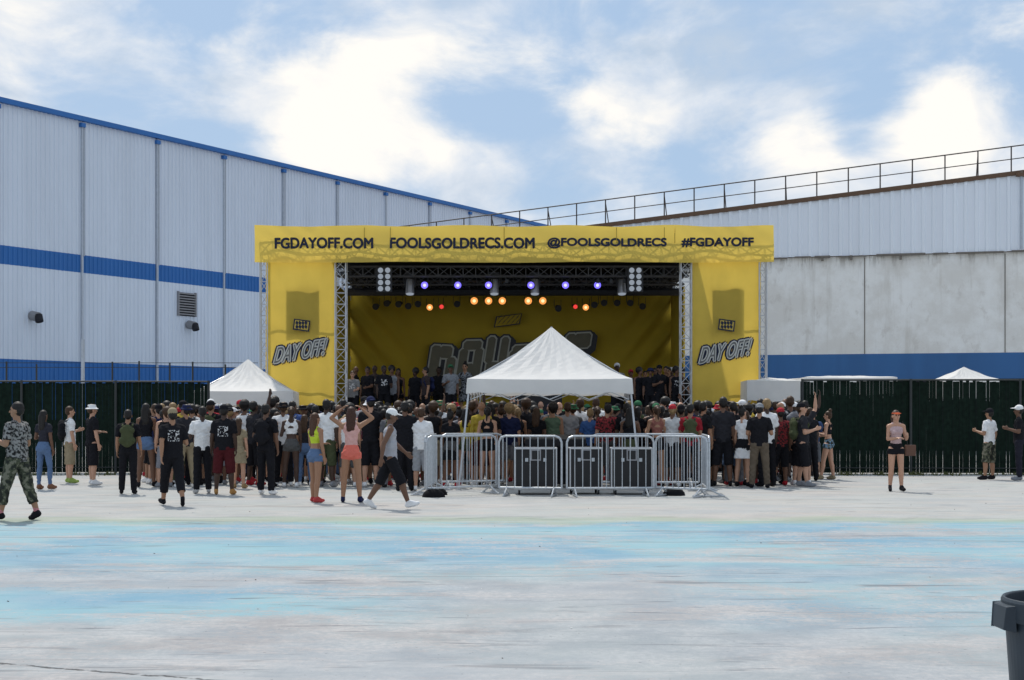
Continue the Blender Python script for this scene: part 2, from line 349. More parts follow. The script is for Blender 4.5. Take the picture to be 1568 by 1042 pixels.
# ---------------------------------------------------------------- tents
TW=mat('white_canopy_vinyl',(.80,.79,.77),.6,var=.07,scale=2,trans=.3); ALU=mat('aluminium',(.50,.51,.53),.38,metal=.6,var=.12); STEEL=mat('galvanised_steel',(.46,.49,.52),.42,metal=.6,var=.2,scale=20)
def tent(name,cx,cy,wd,dp,ze,zv,zp,rot,leg=True,spread=0.10,pw=1.3):
    mb=MB(); R=Matrix.Rotation(rot,3,'Z'); T=lambda x,y,z:(Vector((cx,cy,0))+R@Vector((x,y,z)))
    n=14; per=[]
    cs=[(-wd/2,-dp/2),(wd/2,-dp/2),(wd/2,dp/2),(-wd/2,dp/2)]
    for k in range(4):
        a=cs[k];b=cs[(k+1)%4]
        for i in range(n):
            t=i/n; per.append((a[0]+(b[0]-a[0])*t,a[1]+(b[1]-a[1])*t,math.sin(math.pi*t)))
    m=len(per); rings=14; vs=[]
    for r in range(rings):
        s=1-r/rings
        for i,(x,y,sg) in enumerate(per):
            prof=(1-s); z=zv+(zp-zv)*(prof**pw) - .07*math.sin(math.pi*min(1,s))*sg*s + .012*math.sin(i*2.3+r*.8)*s*(1-s)*4
            if s==1: z-=.02*sg
            vs.append(T(x*s,y*s,z))
    vs.append(T(0,0,zp)); fs=[]
    for r in range(rings-1):
        for i in range(m): fs.append((r*m+i,r*m+(i+1)%m,(r+1)*m+(i+1)%m,(r+1)*m+i))
    for i in range(m): fs.append(((rings-1)*m+i,(rings-1)*m+(i+1)%m,rings*m))
    mb.add(vs,fs,TW)
    vs=[]
    for (x,y,sg) in per: vs.append(T(x,y,zv-.02*sg))
    for i,(x,y,sg) in enumerate(per):
        vs.append(T(x*1.012,y*1.012,ze+.02*math.sin(i*1.7)+.01*math.sin(i*.6)))
    mb.add(vs,[(i,m+i,m+(i+1)%m,(i+1)%m) for i in range(m)],TW)
    o=mb.obj(name+'_roof',smooth=False)
    lb=MB()
    if leg:
        for (x,y) in cs:
            lb.tube(T(x*.97,y*.97,zv-.05),T(x*(1+spread),y*(1+spread*.3),0.01),.026,ALU,4); lb.box(T(x*(1+spread),y*(1+spread*.3),.01),(.12,.12,.02),ALU)
        for k in range(4):
            a=cs[k];b=cs[(k+1)%4]
            for i in range(4):
                t0,t1=i/4,(i+1)/4; za,zb=(zv-.1,ze-.12) if i%2==0 else (ze-.12,zv-.1)
                P=lambda t,z:T((a[0]+(b[0]-a[0])*t)*.96,(a[1]+(b[1]-a[1])*t)*.96,z)
                lb.tube(P(t0,za),P(t1,zb),.013,ALU,4); lb.tube(P(t0,zb),P(t1,za),.013,ALU,4)
        for (x,y) in cs: lb.tube(T(x*.96,y*.96,zv-.02),T(0,0,zp-.15),.014,ALU,4)
        lb.tube(T(0,0,zp-.5),T(0,0,zp),.02,ALU)
    e=empty(name); o.name='canopy'; o.parent=e
    if leg: lb.obj('frame',e)
    return e
TY=28.2
tent('popup_canopy_tent',PX(848,TY),TY+1.7,3.4,3.4,PZ(603,TY),PZ(580,TY),3.47,math.radians(-3))
tent('popup_canopy_tent',PX(380,42),42,2.9,3.2,PZ(622,42)+.0,PZ(600,42),PZ(550,42),.1)
tent('popup_canopy_tent',PX(1476,46),46,1.8,1.8,2.1,PZ(582,46),PZ(562,46),.05)
tent('vendor_canopy_tent',PX(1297,44),45,2.95,3,2.2,PZ(578.5,44),PZ(576,45),0,pw=.6)
tent('vendor_canopy_tent',PX(1196,42),44,1.9,3,PZ(614,42),PZ(582,42),PZ(576,42),0)
# ---------------------------------------------------------------- stage
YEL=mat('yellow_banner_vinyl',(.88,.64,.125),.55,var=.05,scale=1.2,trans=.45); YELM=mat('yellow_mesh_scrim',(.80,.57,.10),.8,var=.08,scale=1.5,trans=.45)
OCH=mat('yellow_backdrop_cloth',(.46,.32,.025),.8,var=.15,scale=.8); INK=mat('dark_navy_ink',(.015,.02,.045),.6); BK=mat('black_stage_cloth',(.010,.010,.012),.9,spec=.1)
BKM=mat('black_metal',(.022,.022,.025),.45); LG=mat('light_grey_print',(.58,.58,.54),.7); DG=mat('grey_print',(.16,.16,.15),.7); DG2=mat('dark_grey_print',(.15,.14,.10),.7); LG2=mat('grey_outline_print',(.46,.46,.40),.7)
TBK=mat('worn_black_truss',(.07,.07,.075),.45,metal=.3)
st=empty('outdoor_concert_stage'); SY=43.5
sx=lambda px,Y=SY:PX(px,Y)
def hb(x,z):
    cr=sum(math.exp(-((x-c)**2)/.02) for c in(-4.6,-3.8,-.2,3.3,4.8,5.15))
    return SY+.035*math.sin(x*2.3)+.02*math.sin(x*5.1+z*2)+.02*math.sin(z*5+x)-.02*cr+.015*math.sin((x+z*1.5)*8)*math.exp(-((abs(x)-7)**2)/1.5)
ztop=PZ(345,SY); zbot=PZ(402,SY)
def hedge(x,z,u,v):
    return x,z-(.05*math.sin(u*math.pi*5)**2)*v-.012*math.sin(u*17)*(1-v)
grid('header_banner',sx(390),sx(1185),zbot,ztop,260,14,hb,YEL,st,hedge)
mb=MB(); SEAM=mat('banner_seam',(.42,.30,.05))
for px in(558,598,772,944,1017,1033): x=sx(px); mb.box((x,hb(x,7)-.03,(ztop+zbot)/2+.26),(.022,.01,.5),SEAM)
mb.obj('banner_seams',st)
def text(txt,x0,x1,z0,z1,yf,m,off=0.0,shear=0,rise=0,name='lettering',parent=st,sp=1,bold=0):
    c=bpy.data.curves.new('t','FONT'); c.body=txt; c.offset=off; c.space_character=sp; c.resolution_u=6
    o=bpy.data.objects.new('t',c); sc.collection.objects.link(o); bpy.context.view_layer.update()
    me=bpy.data.meshes.new_from_object(o.evaluated_get(bpy.context.evaluated_depsgraph_get()))
    bpy.data.objects.remove(o); n=len(me.vertices); a=np.zeros(n*3); me.vertices.foreach_get('co',a); a=a.reshape(-1,3)
    mn=a.min(0);mx=a.max(0); u=(a[:,0]-mn[0])/(mx[0]-mn[0]); v=(a[:,1]-mn[1])/(mx[1]-mn[1])
    X=x0+u*(x1-x0)+shear*(v-.5)*(z1-z0); Z=z0+v*(z1-z0)+rise*(u-.5); polys=[tuple(p.vertices) for p in me.polygons]
    mb=MB()
    for i,(dx,dz) in enumerate([(0,0)] if not bold else [(0,0),(-bold,0),(bold,0),(0,bold),(0,-bold),(bold*.7,bold*.7),(-bold*.7,-bold*.7),(bold*.7,-bold*.7),(-bold*.7,bold*.7)]):
        mb.add([(x+dx,yf(x,z)-.0015*i,z+dz) for x,z in zip(X,Z)],polys,m)
    return mb.obj(name,parent)
for t,a,b in(('FGDAYOFF.COM',421,571),('FOOLSGOLDRECS.COM',598,818),('@FOOLSGOLDRECS',839,1020),('#FGDAYOFF',1044,1153)):
    text(t,sx(a),sx(b),PZ(380.5 if a<1000 else 378.5,SY),PZ(365,SY),lambda x,z:hb(x,z)-.03,INK,bold=.018)
def sf(x,z): return SY+.25+.03*math.sin(x*3+z)+.015*math.sin(x*9)
for a,b,l0,l1 in((405,512,421,497),(1061,1167,1075,1150)):
    grid('side_scrim',sx(a),sx(b),PZ(621,SY),zbot+.15,40,40,sf,YELM,st)
    mb=MB(); ya=SY+.34
    mb.box(((sx(a+30)+sx(b-27))/2,ya,(PZ(438,SY)+PZ(514,SY))/2),(sx(b-27)-sx(a+30),.02,PZ(438,SY)-PZ(514,SY)),BK)
    mb.box(((sx(a)+sx(b))/2,ya+.15,.9),(sx(b)-sx(a),.05,1.9),BK)
    for zz in (2.4,4.4): mb.tube((sx(a),ya+.06,zz),(sx(b),ya+.06,zz),.025,ALU)
    mb.obj('scrim_backing',st)
    for bo,m_,k,e in((.085,INK,0,0),(.035,LG,.02,0),(0,DG,.04,0)):
        text('DAY OFF!',sx(l0),sx(l1),PZ(550,SY),PZ(525,SY),lambda x,z:sf(x,z)-.04-k,m_,shear=.25,rise=.28,bold=bo,name='scrim_lettering')
    cx=(l0+l1)/2
    mb=MB()
    def para(x0,x1,z0,z1,y,m): mb.quad((x0,y,z0+.05),(x1,y,z0-.02),(x1+.04,y,z1-.02),(x0+.04,y,z1+.05),m)
    para(sx(cx-12),sx(cx+13),PZ(507,SY),PZ(490,SY),SY+.17,INK); para(sx(cx-10),sx(cx+11),PZ(505,SY),PZ(492,SY),SY+.165,YEL)
    for i in range(4):
        for j in range(2): para(sx(cx-8+i*4.6),sx(cx-5+i*4.6),PZ(503-j*6,SY),PZ(499-j*6,SY),SY+.16,INK)
    mb.obj('brick_emblem',st)
mb=MB()
for px,w_,Y in((402,.24,SY+.3),(520,.34,SY+.35),(1052,.34,SY+.35),(1170,.24,SY+.3)):
    truss(mb,(sx(px),Y,0),(sx(px),Y,zbot+.5),w_,ALU,r=.022,step=.36)
for px in(531,1037): truss(mb,(PX(px,50.3),50.3,0),(PX(px,50.3),50.3,6.4),.3,ALU,step=.36)
mb.obj('truss_towers',st)
mb=MB(); xl,xr=sx(512),sx(1060)
truss(mb,(sx(392),SY+.45,ztop-.25),(sx(1183),SY+.45,ztop-.25),.3,BKM)
truss(mb,(xl,44.4,6.16),(xr,44.4,6.16),.32,TBK,r=.026); truss(mb,(xl,45.6,6.0),(xr,45.6,6.0),.3,TBK,r=.026)
truss(mb,(xl,47,5.95),(xr,47,5.95),.3,TBK,r=.026); mb.tube((xl,48.8,5.85),(xr,48.8,5.85),.03,BKM)
mb.tube((xl,46.2,5.66),(xr,46.2,5.66),.13,BKM,10)
for px in(520,1052): truss(mb,(sx(px),SY+.5,6.25),(sx(px),50.2,6.25),.3,BKM)
mb.obj('roof_trusses',st)
mb=MB(); mb.box(((xl+xr)/2,47.1,6.62),(xr-xl+.3,6.9,.06),BK)
mb.box(((xl+xr)/2,50.6,6.25),(xr-xl+.6,.05,.72),BK); mb.box(((xl+xr)/2,50.75,3.1),(xr-xl+.6,.05,6.2),BK)
mb.box(((xl+xr)/2,47.1,1.2),(xr-xl+.2,6.8,.1),BKM); mb.box(((xl+xr)/2,43.75,.58),(xr-xl+.1,.06,1.14),BK)
mb.obj('roof_and_deck',st)
bx0,bx1=PX(533,50),PX(1030,50)
def bf(x,z):
    e=max(0,1-min(x-bx0,bx1-x)/2.4)
    return 50+.05*math.sin(x*1.7+z*.6)+e*.16*math.sin((x*1.0+(z-6)*.9*(1 if x<0 else -1))*6)+.03*math.sin(x*4)+.03*math.sin(x*2.1-z*3)
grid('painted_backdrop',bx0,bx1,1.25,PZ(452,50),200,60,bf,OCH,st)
for sgn in(-1,1):
    xx=sgn*(bx1-.15) if sgn>0 else bx0+.15
    vs=[]
    for i in range(31):
        y=46.6+i*.11; vs+=[(xx+.07*math.sin(i*1.3)+sgn*.12,y,1.25),(xx+.07*math.sin(i*1.3)+sgn*.12,y,5.9)]
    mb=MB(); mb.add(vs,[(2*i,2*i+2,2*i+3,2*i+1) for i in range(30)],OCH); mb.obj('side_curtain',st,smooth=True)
GL={'D':[(0,0,.34,1),(.34,.74,.8,1),(.34,0,.8,.26),(.68,.26,1,.74)],'A':[(0,0,.32,.84),(.68,0,1,.84),(.12,.84,.88,1.02),(.32,.28,.68,.5)],'Y':[(0,.5,.32,1),(.68,.5,1,1),(.1,.3,.9,.5),(.34,0,.66,.3)],
    'O':[(0,.12,.32,.88),(.68,.12,1,.88),(.1,.78,.9,1),(.1,0,.9,.22)],'F':[(0,0,.34,1),(.34,.74,1,1),(.34,.36,.85,.58)]}
YY=49.7; mb=MB(); xs=653; widths=[44,40,36,44,40,42]
for gi,ch in enumerate('DAYOFF'):
    wpx=widths[gi]; x0=PX(xs,YY); wd=wpx*.84/F*YY; tilt=(-.06,.03,-.02,.05,-.03,.05)[gi]; topy=(530,525,517,531,520,513)[gi]; boty=(594,592,594,596,594,590)[gi]
    z0,z1=PZ(boty,YY),PZ(topy,YY); hh=z1-z0; xs+=wpx
    for lay,(ex,m_,yy,ddx,ddz) in enumerate(((.17,BKM,0,.10,-.12),(.13,BKM,-.02,0,0),(.075,LG2,-.05,0,0),(.02,DG2,-.08,0,0))):
        for bi,(a,b_,c_,e_) in enumerate(GL[ch]):
            X0_,X1_=x0+a*wd-ex+ddx,x0+c_*wd+ex+ddx; Z0_,Z1_=z0+b_*hh-ex+ddz,z0+e_*hh+ex+ddz; y=YY+yy-.003*bi
            def sh(x,z): return (x+.16*(z-z0)+0,y,z+tilt*(x-x0))
            cc=min(.07+ex*.5,(X1_-X0_)*.3,(Z1_-Z0_)*.3)
            mb.add([sh(X0_+cc,Z0_),sh(X1_-cc,Z0_),sh(X1_,Z0_+cc),sh(X1_,Z1_-cc),sh(X1_-cc,Z1_),sh(X0_+cc,Z1_),sh(X0_,Z1_-cc),sh(X0_,Z0_+cc)],[tuple(range(8))],m_)
mb.obj('backdrop_lettering',st)
mb=MB()
def para(x0,x1,z0,z1,y,m): mb.quad((x0,y,z0),(x1,y,z0+.12),(x1+.08,y,z1+.12),(x0+.08,y,z1),m)
para(PX(756,YY),PX(796,YY),PZ(502,YY),PZ(485,YY),YY,BKM); para(PX(758,YY),PX(794.5,YY),PZ(500.4,YY),PZ(486.4,YY),YY-.01,OCH)
for i in range(5):
    for j in range(2): para(PX(761+i*6.8,YY),PX(766+i*6.8,YY),PZ(498-j*7,YY),PZ(493-j*7,YY),YY-.02,BKM)
mb.obj('backdrop_emblem',st)
def em(n,c,s): return mat(n,(.02,.02,.02),emit=c,es=s,var=0)
EB=em('blue_led',(.17,.13,1),1.8); EBC=em('blue_led_core',(.6,.6,1),1.5); EO=em('amber_lamp',(1,.36,.08),1.15); EOC=em('amber_core',(1,.75,.4),1.3); ER=em('red_lamp',(.9,.06,.05),1); EW=em('white_lamp',(.75,.85,1),.35)
SIL=mat('silver_fixture',(.30,.30,.32),.35,metal=.5)
mb=MB()
def can(px,py,Y,lens,r=.11,tilt=.5,core=None):
    x,z=PX(px,Y),PZ(py,Y); p=Vector((x,Y,z)); dd=Vector((random.uniform(-.25,.25),-1,-tilt*.4)).normalized()
    mb.tube(p-dd*.0,p-dd*.32,r,BKM,12,r2=r*.6); mb.tube(p+dd*.004,p+dd*.02,r*.86,lens,12)
    if core: mb.tube(p+dd*.02,p+dd*.03,r*.4,core,10)
    mb.tube(p-dd*.15+Vector((r,0,0)),p-dd*.15+Vector((r,0,.3)),.012,BKM,4); mb.tube(p-dd*.15-Vector((r,0,0)),p-dd*.15+Vector((-r,0,.3)),.012,BKM,4)
for px in(650,701,748,813,866,915): can(px,437,44.6,EB,.13,core=EBC)
for px in(726,748,769,809,831): can(px,461,47.8,EO,.15,core=EOC)
for px in(658,897): can(px,471,48.5,EO,.13,core=EOC)
for px in(676,881): can(px,470,48.4,ER,.09)
for px in(575,592,610,625,640,910,925,945,965,984,700,855): can(px,468+random.uniform(-4,5),48.3,BKM,.12)
for px in(628,757,819,952):
    Y=44.9; x,z=PX(px,Y),PZ(440,Y); mb.box((x,Y,z+.42),(.34,.28,.12),BKM)
    for s_ in(-.16,.16): mb.box((x+s_,Y,z+.2),(.04,.14,.4),BKM)
    mb.tube((x,Y-.03,z+.24),(x,Y-.10,z-.22),.12,SIL,14,r2=.15); mb.tube((x,Y-.10,z-.225),(x,Y-.104,z-.24),.13,EW,14)
    mb.tube((x,Y,z+.45),(x,Y,z+.7),.02,BKM)
for px in(588,973):
    Y=44.1; x=PX(px,Y)
    mb.box((x,Y+.1,PZ(428,Y)),(.50,.1,.80),BKM)
    for i in range(2):
        for j in range(4): mb.tube((x-.115+i*.23,Y+.05,PZ(414+j*9.4,Y)),(x-.115+i*.23,Y+.02,PZ(414+j*9.4,Y)),.085,EW,12)
for x in np.linspace(xl+.4,xr-.4,26):
    y=random.choice((44.4,45.6,47)); mb.tube((x,y,6.0),(x+random.uniform(-.1,.1),y,5.75-random.uniform(0,.2)),.012,BKM,4); mb.box((x,y,5.85),(.1,.08,.12),BKM)
mb.obj('stage_lights',st)
mb=MB()
for px,h,w_ in((610,.5,.6),(632,.9,.5),(720,.45,.8),(820,.95,1.8),(900,.5,.7),(1010,.8,.5),(670,.6,.5),(940,.7,.6)):
    mb.box((PX(px,47),47,1.25+h/2),(w_,.5,h),BKM)
for px in(545,1030,560,575): mb.tube((PX(px,45),45,1.25),(PX(px,45),45,2.7),.015,BKM)
for px in(600,660,900,960): mb.box((PX(px,44.1),44.1,1.45),(.6,.45,.36),BKM,Matrix.Rotation(.4,3,'X'))
mb.obj('stage_equipment',st,bevel=.02)
# ---------------------------------------------------------------- barriers & cases
def barrier(x0,y0,x1,y1,h=1.15,pitch=.115):
    mb=MB(); a=Vector((x0,y0,0));b=Vector((x1,y1,0));L_=(b-a).length;dd=(b-a).normalized();n=Vector((-dd.y,dd.x,0)); Z=Vector((0,0,1)); c=.12; r=.021
    pts=[a+Z*.16,a+Z*(h-c),a+dd*c*.3+Z*(h-c*.3),a+dd*c+Z*h,b-dd*c+Z*h,b-dd*c*.3+Z*(h-c*.3),b+Z*(h-c),b+Z*.16]
    for i in range(len(pts)-1): mb.tube(pts[i],pts[i+1],r,STEEL,8)
    mb.tube(pts[0],pts[-1],r,STEEL,8)
    k=int(L_/pitch)
    for i in range(1,k): mb.tube(a+dd*(L_*i/k)+Z*.16,a+dd*(L_*i/k)+Z*(h-.01),.009,STEEL,5,cap=False)
    for p in(a+dd*.15,b-dd*.15):
        mb.tube(p+Z*.16,p+Z*.03+n*.25,.018,STEEL); mb.tube(p+Z*.16,p+Z*.03-n*.25,.018,STEEL); mb.tube(p+Z*.025+n*.3,p+Z*.025-n*.3,.018,STEEL)
    return mb.obj('crowd_control_barrier')
barrier(PX(653,26.0),26.0,PX(760,27.0),27.0); barrier(PX(764,26.3),26.3,PX(860,26.05),26.05,pitch=.14); barrier(PX(868,26.05),26.05,PX(1001,26.2),26.2,pitch=.14)
barrier(PX(1004,26.3),26.3,PX(1083,25.7),25.7); barrier(PX(1086,25.7),25.7,PX(1075,27.9),27.9); barrier(PX(651,26.1),26.1,PX(668,28.3),28.3)
barrier(PX(675,28.5),28.5,PX(770,29.0),29.0)
barrier(PX(905,28.4),28.4,PX(1070,28.3),28.3)
CASE=mat('black_case_laminate',(.018,.018,.02),.5)
def case(cx,cy,w_,dp,h,rot=0):
    mb=MB(); R=Matrix.Rotation(rot,3,'Z'); c0=Vector((cx,cy,0)); b0=.12
    mb.box(c0+Vector((0,0,b0+h/2)),(w_,dp,h),CASE,R); t=.028
    for sx_ in(-1,1):
        for sy_ in(-1,1): mb.box(c0+R@Vector((sx_*w_/2,sy_*dp/2,b0+h/2)),(t,t,h+t),ALU,R)
    for z in(b0,b0+h):
        for s_ in(-1,1):
            mb.box(c0+R@Vector((0,s_*(dp/2+.003),z)),(w_+.002,t,t*1.02),ALU,R); mb.box(c0+R@Vector((s_*(w_/2+.003),0,z)),(t*1.04,dp-.03,t*1.06),ALU,R)
    for s_ in(-.22,.22): mb.box(c0+R@Vector((s_*w_,-dp/2-.006,b0+h*.72)),(.06,.03,.07),STEEL,R)
    mb.box(c0+R@Vector((0,-dp/2-.006,b0+h*.84)),(.20,.015,.22),SIL,R); mb.box(c0+R@Vector((0,-dp/2-.016,b0+h*.84)),(.15,.015,.17),CASE,R)
    for sx_ in(-1,1):
        for sy_ in(-1,1): q=c0+R@Vector((sx_*w_*.4,sy_*dp*.38,.05)); mb.tube(q-Vector((.02,0,0)),q+Vector((.02,0,0)),.05,BKM,10); mb.box(q+Vector((0,0,.045)),(.06,.06,.05),STEEL)
    return mb.obj('flight_case',bevel=.004)
case(PX(820,26.9),26.9,.80,.6,.78); case(PX(895,27),27.0,.62,.6,.78,.05); case(PX(966,26.9),26.9,.78,.6,.78,-.03)
mb=MB()
mb.box((PX(850,29.5),29.5,.85),(1.8,.8,.06),BK); mb.box((PX(850,29.5),29.45,1.0),(1.3,.6,.16),BKM,Matrix.Rotation(.15,3,'X'))
for s_ in(-.85,.85):
    for t in(-.35,.35): mb.tube((PX(850,29.5)+s_,29.5+t,0),(PX(850,29.5)+s_,29.5+t,.83),.02,STEEL)
mb.box((PX(850,29.5),29.12,.45),(1.8,.02,.75),BK)
mb.obj('sound_mixing_desk',bevel=.01)
for px,Y in((668,26.6),(1032,26.4),(664,25.9)):
    mb=MB(); x=PX(px,Y); n=12; vs=[]
    for j in range(5):
        f=math.cos(j/4*1.45)
        for i in range(n):
            a=i/n*6.283; vs.append((x+math.cos(a)*.22*f*(1+.12*math.sin(3*a)),Y+math.sin(a)*.15*f,.16*math.sin(j/4*1.5)))
    fs=[(j*n+i,j*n+(i+1)%n,(j+1)*n+(i+1)%n,(j+1)*n+i) for j in range(4) for i in range(n)]+[tuple(range(4*n,5*n))]
    mb.add(vs,fs,BK); mb.obj('sandbag_weight',smooth=True)
# ---------------------------------------------------------------- trash bin
BIN=mat('dark_blue_grey_plastic',(.03,.042,.055),.5,var=.25,scale=5)
bx,by=PX(1646,5.93),5.93; mb=MB(); prof=[(.235,0),(.24,.02),(.285,.68),(.285,.70),(.300,.70),(.303,.72),(.303,.785),(.295,.80),(.283,.795),(.275,.70),(.225,.03),(0.001,.03)]
n=64; vs=[(bx+r*math.cos(i/n*6.28319),by+r*math.sin(i/n*6.28319),z) for r,z in prof for i in range(n)]
mb.add(vs,[(j*n+i,j*n+(i+1)%n,(j+1)*n+(i+1)%n,(j+1)*n+i) for j in range(len(prof)-1) for i in range(n)],BIN)
for s_ in(-1,1): mb.add([(bx+s_*.29,by-.09,.775),(bx+s_*.29,by+.09,.775),(bx+s_*.325,by-.08,.77),(bx+s_*.325,by+.08,.77),(bx+s_*.335,by-.07,.67),(bx+s_*.335,by+.07,.67),(bx+s_*.285,by-.09,.66),(bx+s_*.285,by+.09,.66)],[(0,1,3,2),(2,3,5,4),(4,5,7,6),(0,2,4,6),(1,3,5,7)],BIN)
mb.obj('trash_can',smooth=False,bevel=.004)
# ---------------------------------------------------------------- people
def capmesh(pr):
    p0,r0,p1,r1,s,flat,M=pr['p0'],pr['r0'],pr['p1'],pr['r1'],pr['s'],pr['flat'],pr['M']
    a=p1-p0; Ln=np.linalg.norm(a); a=a/Ln if Ln>1e-5 else np.array([0,0,1.]); t=np.array([1.,0,0]) if abs(a[0])<.8 else np.array([0,1.,0])
    u=np.cross(a,t);u/=np.linalg.norm(u); v=np.cross(a,u); n=12 if max(r0,r1)>.02 else 8
    rings=[]
    if flat: rings=[(p0,r0*.98),(p0+a*.004,r0),(p1-a*.004,r1),(p1,r1*.98)]; poles=(p0,p1)
    else:
        for th in(-70,-35,0): th=math.radians(th); rings.append((p0+a*r0*math.sin(th),r0*math.cos(th)))
        for th in(0,35,70): th=math.radians(th); rings.append((p1+a*r1*math.sin(th),r1*math.cos(th)))
        poles=(p0-a*r0,p1+a*r1)
        if Ln<1e-5: rings.pop(2)
    ang=np.arange(n)*2*math.pi/n; vs=[poles[0]]
    for c,r in rings:
        for t in ang: vs.append(c+(u*math.cos(t)+v*math.sin(t))*r)
    vs.append(poles[1]); vs=np.array(vs); c=(p0+p1)/2; vs=(vs-c)*s+c
    vs=vs@M[0].T+M[1]; fs=[]; k=len(rings)
    for i in range(n): fs.append((0,1+(i+1)%n,1+i))
    for j in range(k-1):
        for i in range(n): fs.append((1+j*n+i,1+j*n+(i+1)%n,1+(j+1)*n+(i+1)%n,1+(j+1)*n+i))
    e=1+k*n
    for i in range(n): fs.append((1+(k-1)*n+i,1+(k-1)*n+(i+1)%n,e))
    return vs,fs
def sdf(pr,P):
    Q=(P-pr['M'][1])@pr['M'][0]; c=(pr['p0']+pr['p1'])/2; Q=(Q-c)/pr['s']+c
    a=pr['p1']-pr['p0']; L2=a@a; r0,r1=pr['r0'],pr['r1']
    if L2<1e-9: return (np.linalg.norm(Q-c,axis=1)-r0)*pr['s'].min()
    t=((Q-pr['p0'])@a)/L2; tc_=np.clip(t,0,1); rr=r0+(r1-r0)*tc_
    if pr['flat']:
        rad=np.linalg.norm(Q-(pr['p0']+t[:,None]*a),axis=1); ax=np.abs(t-tc_)*math.sqrt(L2); dr=rad-rr
        return np.where(ax>0,np.hypot(ax,np.maximum(dr,0)),np.maximum(dr,-.03))*pr['s'].min()
    return (np.linalg.norm(Q-(pr['p0']+tc_[:,None]*a),axis=1)-rr)*pr['s'].min()
SL=['skin','hair','shirt','pants','shoes','hat','bag','eye','lips','sock']
def rx(a): c,s=math.cos(a),math.sin(a); return np.array([[1,0,0],[0,c,-s],[0,s,c]])
def rzm(a): c,s=math.cos(a),math.sin(a); return np.array([[c,-s,0],[s,c,0],[0,0,1]])
ARM={'down':((.13,0,-1),(.05,.22,-1)),'loose':((.2,-.1,-1),(.12,.35,-1)),'cross':((.12,.15,-1),(-.75,.75,.12)),'phone':((.15,.5,-.75),(-.2,.6,.8)),
     'up':((.45,.35,.8),(.05,.2,1)),'head':((.85,.25,.55),(-.75,-.05,.65)),'hip':((.45,-.15,-.9),(-.45,.25,-.8)),'fwd':((.12,.35,-.9),(-.15,.9,-.15)),
     'back':((.12,-.45,-.9),(.05,-.15,-1)),'swing':((.1,.4,-.9),(0,.75,-.65)),'bent':((.25,0,-1),(-.1,.8,.25))}
def nrmz(v): v=np.array(v,float); return v/np.linalg.norm(v)
